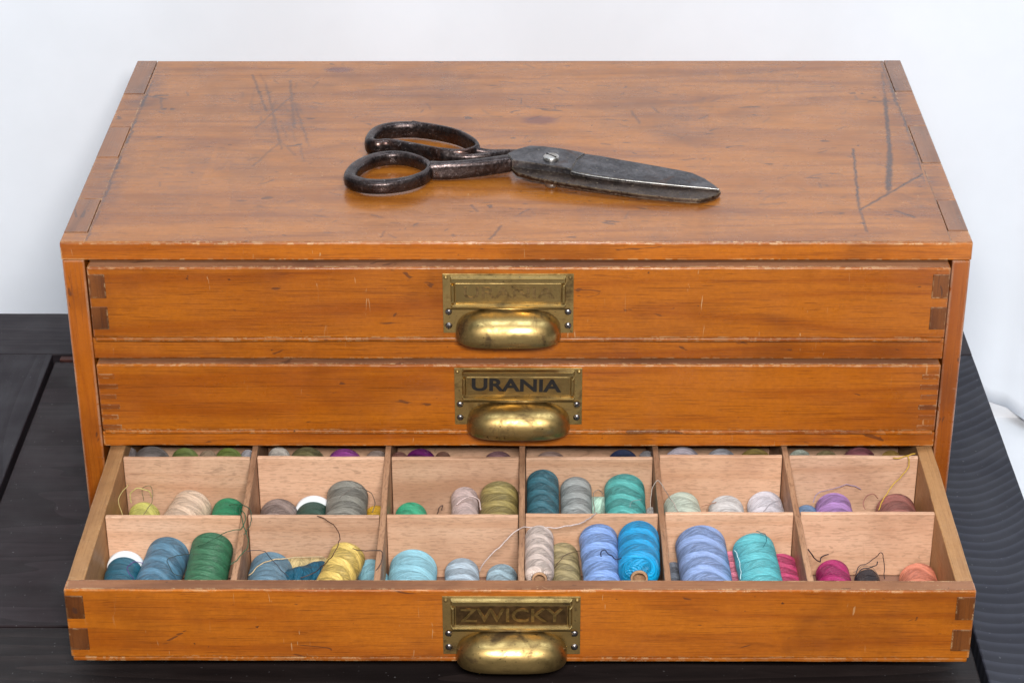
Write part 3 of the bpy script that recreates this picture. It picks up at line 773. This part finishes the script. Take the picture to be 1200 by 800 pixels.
# --- back row, under the chest
B = 'seen low under the rail'
for px, py, wd, c, lab, zz in [
    (152, 524, 18, (.20, .17, .17), 'narrow grey brown spool in the far left corner under the rail', .036),
    (178, 522, 45, (.25, .22, .21), 'wide warm grey spool second from the left in the back row', .040),
    (217, 524, 34, (.20, .26, .07), 'left one of the two moss green spools in the back row', .038),
    (244, 527, 22, (.50, .36, .24), 'sand coloured spool between the two moss green ones', .034),
    (268, 524, 33, (.21, .28, .06), 'right one of the two moss green spools in the back row', .038),
    (291, 527, 18, (.62, .60, .66), 'narrow white spool left of the first long divider in the back row', .034),
    (327, 523, 27, (.68, .64, .58), 'ivory spool right of the first long divider in the back row', .037),
    (360, 523, 44, (.22, .19, .08), 'khaki spool in the back row between the ivory and the violet ones', .040),
    (404, 525, 43, (.40, .07, .38), 'bright violet spool in the back row', .039),
    (442, 527, 30, (.42, .32, .28), 'pale rose grey spool left of the second long divider in the back row', .035),
    (468, 529, 22, (.24, .10, .08), 'dull brown spool right of the second long divider in the back row', .033),
    (493, 525, 38, (.16, .004, .14), 'deep purple spool in the back row', .039),
    (519, 529, 20, (.20, .09, .06), 'small rust brown spool right of the deep purple one', .033),
    (584, 528, 38, (.30, .15, .17), 'faded mauve spool left of the middle divider in the back row', .036),
    (645, 528, 44, (.42, .28, .24), 'dusty rose spool just showing above the cross divider right of the middle one', .037),
    (730, 526, 38, (.02, .035, .10), 'navy blue spool in the back row', .037),
    (758, 528, 20, (.28, .27, .29), 'dim grey spool left of the fourth long divider in the back row', .034),
    (800, 523, 46, (.60, .55, .63), 'lavender white spool right of the fourth long divider in the back row', .041),
    (845, 525, 38, (.52, .52, .58), 'silvery white spool between the lavender white and the bronze ones', .037),
    (885, 525, 42, (.27, .19, .045), 'bronze yellow spool in the back row', .039),
    (937, 526, 28, (.42, .47, .40), 'grey green spool right of the fifth long divider in the back row', .037),
    (968, 527, 31, (.32, .25, .12), 'straw brown spool between the grey green and the plum ones', .036),
    (1007, 523, 42, (.28, .09, .11), 'plum red spool in the back row', .040),
    (1044, 527, 26, (.36, .22, .05), 'mustard spool at the far right of the back row', .035)]:
    pf = at_z(px, py, zz)
    spool(px, py - 2.5, wd, zz + .0130, c, lab, L=min(.043, max(.03, pf.y + .004)), kind='band' if wd > 36 else 'plain', k=440)

# --- stray thread ends
dg = (.03, .10, .05)
loose(s_dg, [at_z(232, 640, .062), at_z(250, 632, .067), at_z(268, 622, .062), at_z(283, 619, .060), at_z(288, 605, .061), at_z(281, 596, .060), at_z(287, 620, .060), at_z(291, 638, .060), at_z(278, 655, .060), at_z(270, 662, .0595)], .00032, dg)
loose(s_dg, [at_z(222, 649, .055), at_z(205, 651, .052), at_z(196, 657, .050), at_z(203, 671, .048), at_z(214, 675, .045)], .00028, (.03, .05, .05))
loose(m_gr, [at_z(268, 592, .042), at_z(282, 591, .059), at_z(292, 596, .0605), at_z(294, 612, .0600), at_z(286, 626, .0600)], .00026, (.02, .08, .05))
loose(s_sb, [at_z(292, 674, .036), at_z(306, 661, .042), at_z(325, 655, .044), at_z(345, 653, .043), at_z(380, 652, .038)], .0004, (.50, .38, .22))
loose(s_sb, [at_z(290, 646, .058), at_z(308, 645, .054), at_z(322, 659, .044), at_z(338, 676, .040)], .00026, (.05, .05, .06))
loose(s_ye, [at_z(372, 604, .059), at_z(390, 614, .060), at_z(398, 629, .066), at_z(390, 650, .066), at_z(372, 668, .045), at_z(352, 676, .042)], .00032, (.07, .03, .02))
loose(s_ye, [at_z(413, 643, .067), at_z(428, 645, .063), at_z(447, 645, .060), at_z(447, 656, .060), at_z(440, 668, .058)], .00030, (.05, .035, .03))
loose(s_pa, [at_z(562, 669, .040), at_z(568, 658, .046), at_z(585, 641, .053), at_z(606, 621, .0590), at_z(620, 617, .0630), at_z(645, 618, .064), at_z(672, 615, .064), at_z(688, 609, .062), at_z(699, 601, .0590)], .00046, (.50, .40, .37))
loose(s_pe2, [at_z(704, 652, .0665), at_z(704, 646, .067), at_z(709, 645, .067), at_z(716, 650, .067), at_z(722, 655, .067), at_z(728, 654, .0665)], .0004, (.01, .015, .05))
loose(s_be, [at_z(650, 665, .044), at_z(660, 652, .044), at_z(672, 646, .046), at_z(680, 645, .050)], .00025, (.12, .08, .05))
loose(s_ma, [at_z(948, 643, .056), at_z(953, 652, .050), at_z(960, 658, .044), at_z(963, 652, .044), at_z(971, 649, .044)], .00045, (.03, .015, .02))
loose(s_bk, [at_z(1002, 672, .036), at_z(1006, 664, .038), at_z(1015, 660, .040), at_z(1025, 654, .044), at_z(1033, 647, .050), at_z(1036, 660, .040), at_z(1036, 678, .030)], .0003, (.03, .02, .03))
loose(s_bk, [at_z(1004, 676, .034), at_z(1008, 668, .037), at_z(1018, 665, .038), at_z(1027, 662, .040), at_z(1028, 658, .041)], .0004, (.02, .015, .02))
loose(s_bk, [at_z(1000, 671, .034), at_z(1010, 664, .037), at_z(1022, 664, .037), at_z(1030, 676, .033)], .0002, (.20, .14, .10))
loose(s_tu, [at_z(886, 622, .066), at_z(896, 626, .067), at_z(898, 632, .067), at_z(894, 640, .067)], .00028, (.02, .14, .16))
loose(s_tu, [at_z(861, 644, .058), at_z(866, 655, .056), at_z(868, 668, .055), at_z(868, 678, .054)], .0003, (.45, .60, .62))
loose(s_teal, [at_z(157, 678, .036), at_z(150, 670, .0405), at_z(151, 662, .041), at_z(160, 658, .041), at_z(168, 660, .040)], .00025, (.10, .04, .20))
yl = (.48, .42, .14)
loose(m_ye, [at_y(144, 603, -.05), at_y(139, 590, -.048), at_y(141, 580, -.044), at_y(151, 568, -.036)], .00035, (.42, .32, .12))
loose(m_ye, [at_y(154, 589, -.035), at_y(153, 578, -.034), at_y(162, 572, -.034), at_y(174, 575, -.033), at_y(178, 582, -.032)], .0004, yl)
loose(m_ye, [at_y(168, 586, -.030), at_y(167, 573, -.030), at_y(174, 569, -.030), at_y(179, 576, -.031), at_y(177, 590, -.038), at_y(168, 602, -.046)], .00028, (.20, .16, .08))
loose(m_gy, [at_z(398, 584, .066), at_z(410, 573, .066), at_z(420, 571, .066), at_z(434, 577, .056), at_z(439, 588, .046), at_z(436, 600, .040)], .00028, (.16, .14, .12))
loose(m_pk, [at_z(535, 590, .045), at_z(545, 583, .046), at_z(555, 582, .045), at_z(562, 587, .045), at_z(563, 597, .044)], .0005, (.55, .42, .39))
loose(m_go, [at_y(512, 602, -.030), at_y(515, 594, -.029), at_y(519, 591, -.028), at_y(518, 597, -.029)], .00042, (.10, .055, .04))
loose(m_tq, [at_z(697, 600, .045), at_z(695, 580, .045), at_z(701, 574, .046), at_z(707, 579, .050)], .0003, (.25, .20, .16))
loose(m_tq, [at_z(738, 594, .064), at_z(741, 587, .065), at_z(752, 585, .064)], .0003, (.18, .28, .27))
loose(m_tq, [at_z(762, 598, .046), at_z(763, 578, .054), at_z(770, 563, .0600), at_z(778, 572, .057), at_z(787, 586, .046), at_z(795, 600, .042)], .0003, (.36, .30, .26))
loose(m_w1, [at_z(822, 594, .042), at_z(830, 591, .042), at_z(839, 588, .040)], .00035, (.40, .20, .12))
loose(m_w2, [at_z(894, 600, .043), at_z(903, 590, .044), at_z(914, 586, .043)], .00025, (.35, .33, .36))
loose(m_li, [at_y(953, 589, -.035), at_y(956, 581, -.034), at_y(963, 576, -.032), at_y(978, 572, -.020), at_y(992, 568, -.014), at_y(1003, 570, -.012), at_y(1009, 573, -.011)], .0003, (.34, .26, .38))
loose(m_ma, [at_y(1014, 596, -.040), at_y(1012, 588, -.036), at_y(1016, 580, -.033), at_y(1024, 579, -.032), at_y(1029, 584, -.031)], .00035, (.28, .11, .08))
loose(m_ma, [at_z(1029, 597, .043), at_z(1037, 581, .047), at_z(1047, 567, .052), at_z(1062, 551, .056), at_z(1066, 540, .0585), at_z(1064, 534, .0590), at_z(1072, 531, .0590), at_z(1056, 536, .0592), at_z(1047, 537, .0585)], .00045, (.50, .30, .04))

# ================================================================== SCISSORS on the top
sc = empty('scissors', (0.01, .08, H), 'old dark iron tailor scissors lying closed on top of the chest', 'scissors')
Z0 = H + .0003
def remesh(o, vox=.00045, smooth=2):
    r = o.modifiers.new('r', 'REMESH'); r.mode = 'VOXEL'; r.voxel_size = vox; r.use_smooth_shade = True
    s = o.modifiers.new('s', 'SMOOTH'); s.iterations = smooth; s.factor = .5
def handle(name, ring_px, zc, halfs, shank):
    pts = [at_z(x, y, zc) for x, y in ring_px]
    P = spline(pts, 7, True); n = len(P); hs = [halfs(i / n) for i in range(n)]
    bm = tube_bm(P, hs, 14, True, up=(0, 0, 1), sq=.8)
    SP = spline([at_z(x, y, z) for x, y, z, a, b in shank], 6)
    rr = []
    m = len(shank) - 1
    for i in range(len(SP)):
        t = i / (len(SP) - 1) * m; k = min(int(t), m - 1); f = t - k
        rr.append((shank[k][3] * (1 - f) + shank[k + 1][3] * f, shank[k][4] * (1 - f) + shank[k + 1][4] * f))
    tube_bm(SP, rr, 14, False, bm=bm, up=(0, 0, 1), sq=.75)
    return bm
def c6s(x, y): return c6(x, 372 + (y - 372) * .86)
def c6(x, y): return (390 + x / 5.217, 130 + y / 5.217)
near = [c6s(*p) for p in [(108, 430), (140, 358), (230, 300), (340, 274), (450, 280), (540, 312), (590, 352), (575, 400), (505, 440), (410, 466), (290, 478), (180, 468)]]
bm = handle('h', near, H + .0054, lambda t: (.0031 + .0009 * math.cos(2 * PI * t), .0043), [(*c6(595, 362), H + .0062, .0040, .0054), (*c6(700, 364), H + .0062, .0030, .0056), (*c6(880, 348), H + .0066, .0034, .0054), (*c6(1085, 318), H + .0072, .0044, .0050)])
h1 = from_bm('handle', bm, M['iron'], sc, (-.07, .07, H), True); remesh(h1)
h1['label'] = 'nearer handle with the round thumb ring'
far = [c6(*p) for p in [(228, 205), (262, 150), (350, 122), (490, 115), (640, 133), (770, 165), (862, 215), (880, 255), (800, 282), (660, 275), (510, 248), (350, 222), (265, 225)]]
bm = handle('h', far, H + .0058, lambda t: (.0026 + .0008 * math.cos(2 * PI * t), .0052), [(*c6(870, 262), H + .0060, .0022, .0044), (*c6(960, 270), H + .0050, .0020, .0036), (*c6(1080, 262), H + .0045, .0026, .0026), (*c6(1180, 262), H + .0040, .0034, .0018)])
tube_bm(spline([at_z(*c6(640, 285), H + .005), at_z(*c6(800, 300), H + .005), at_z(*c6(960, 290), H + .005), at_z(*c6(1080, 270), H + .0045)], 5), (.0020, .0040), 10, False, bm=bm, up=(0, 0, 1)) 
tube_bm([at_z(*c6(485, 70), H + .0105), at_z(*c6(545, 76), H + .0105)], [(.0012, .0012), (.0006, .0006)], 8, False, bm=bm)
h2 = from_bm('handle', bm, M['iron'], sc, (-.07, .11, H), True); remesh(h2)
h2['label'] = 'farther handle with the long finger ring'
def c7(x, y): return (580 + x / 4.138, 150 + y / 4.138)
piv = at_z(*c7(273, 150), H + .0095); tip = at_z(*c7(1095, 305), H + .0045); AX = (tip - piv); AX.z = 0; LN = AX.length; AX.normalize()
def prof_z(p, z_piv, z_tip): # height falls from the pivot to the tip
    t = max(-.25, min(1, (Vector((p.x, p.y, 0)) - Vector((piv.x, piv.y, 0))).dot(AX) / LN)); return z_piv + (z_tip - z_piv) * t
def slab(name, outline, zt_p, zt_t, th_p, th_t, mat, bevel=.0004, ridge=None):
    bm = bmesh.new(); up = []; dn = []
    for x, y in outline:
        p = at_z(*c7(x, y), H + .008)
        for _ in range(4): p = at_z(*c7(x, y), prof_z(p, zt_p, zt_t))
        up.append(bm.verts.new(p)); q = p.copy(); q.z -= prof_z(p, th_p, th_t); dn.append(bm.verts.new(q))
    n = len(up); bm.faces.new(up); bm.faces.new(dn[::-1])
    for i in range(n): bm.faces.new((up[i], dn[i], dn[(i + 1) % n], up[(i + 1) % n]))
    bmesh.ops.recalc_face_normals(bm, faces=bm.faces)
    bmesh.ops.bevel(bm, geom=list(bm.edges), offset=bevel, segments=2, affect='EDGES', clamp_overlap=True)
    return from_bm(name, bm, mat, sc, tuple((piv + tip) / 2))
# upper blade: pivot plate, then the long blade
plate = [(58, 122), (110, 100), (170, 84), (240, 88), (320, 98), (400, 112), (440, 122), (400, 150), (372, 200), (330, 192), (200, 172), (85, 157)]
o = slab('pivot_plate', plate, H + .0112, H + .0050, .0044, .0030, M['blade'], .0005); o['label'] = 'flat plate carrying the pivot screw'
blade = [(436, 124), (520, 136), (600, 151), (700, 168), (800, 186), (900, 204), (960, 218), (1020, 245), (1065, 275), (1092, 298), (1040, 292), (900, 277), (750, 262), (600, 246), (450, 224), (366, 208), (376, 180), (404, 148)]
o = slab('upper_blade', blade, H + .0104, H + .0048, .0028, .0016, M['blade'], .0004)
lower = [(78, 188), (140, 196), (240, 206), (366, 222), (450, 236), (600, 256), (750, 272), (900, 287), (1040, 298), (1096, 303), (1088, 315), (1068, 329), (1030, 341), (985, 347), (900, 342), (700, 322), (500, 294), (300, 262), (180, 238), (105, 216)]
o = slab('lower_blade', lower, H + .0074, H + .0034, .0026, .0026, M['blade_edge'], .0004)
# bright ridge where the upper blade's hollow meets its cutting edge
pts = []
for x, y in [(370, 212), (450, 229), (600, 250), (750, 266), (900, 281), (1040, 293), (1090, 299)]:
    p = at_z(*c7(x, y), H + .008)
    for _ in range(3): p = at_z(*c7(x, y), prof_z(p, H + .0101, H + .0046))
    pts.append(p)
from_bm('cutting_ridge', tube_bm(spline(pts, 4), .00030, 8), M['bright'], sc, tuple(piv), True)
sp_ = at_z(*c7(273, 140), H + .0122)
b = lathe_bm([(.0046, -.0012), (.0046, .0002), (.0042, .0007), (.0025, .0010), (0, .0011)], 28)
bmesh.ops.translate(b, vec=sp_, verts=b.verts)
from_bm('pivot_screw', b, M['bright'], sc, tuple(sp_), True)
d_ = Vector((.0028, -.0028, 0))
from_bm('screw_slot', tube_bm([sp_ - d_ + Vector((0, 0, .0010)), sp_ + d_ + Vector((0, 0, .0010))], .00035, 6), M['dark'], sc, tuple(sp_))
nu_ = at_z(*c7(276, 268), H + .0022)
b = lathe_bm([(0, -.0018), (.0034, -.0018), (.0040, -.0012), (.0040, .0026), (0, .0026)], 20)
nu_.z = H + .0021; nu_.y += .0005
bmesh.ops.translate(b, vec=nu_, verts=b.verts)
from_bm('pivot_nut', b, M['bright'], sc, tuple(nu_), True)
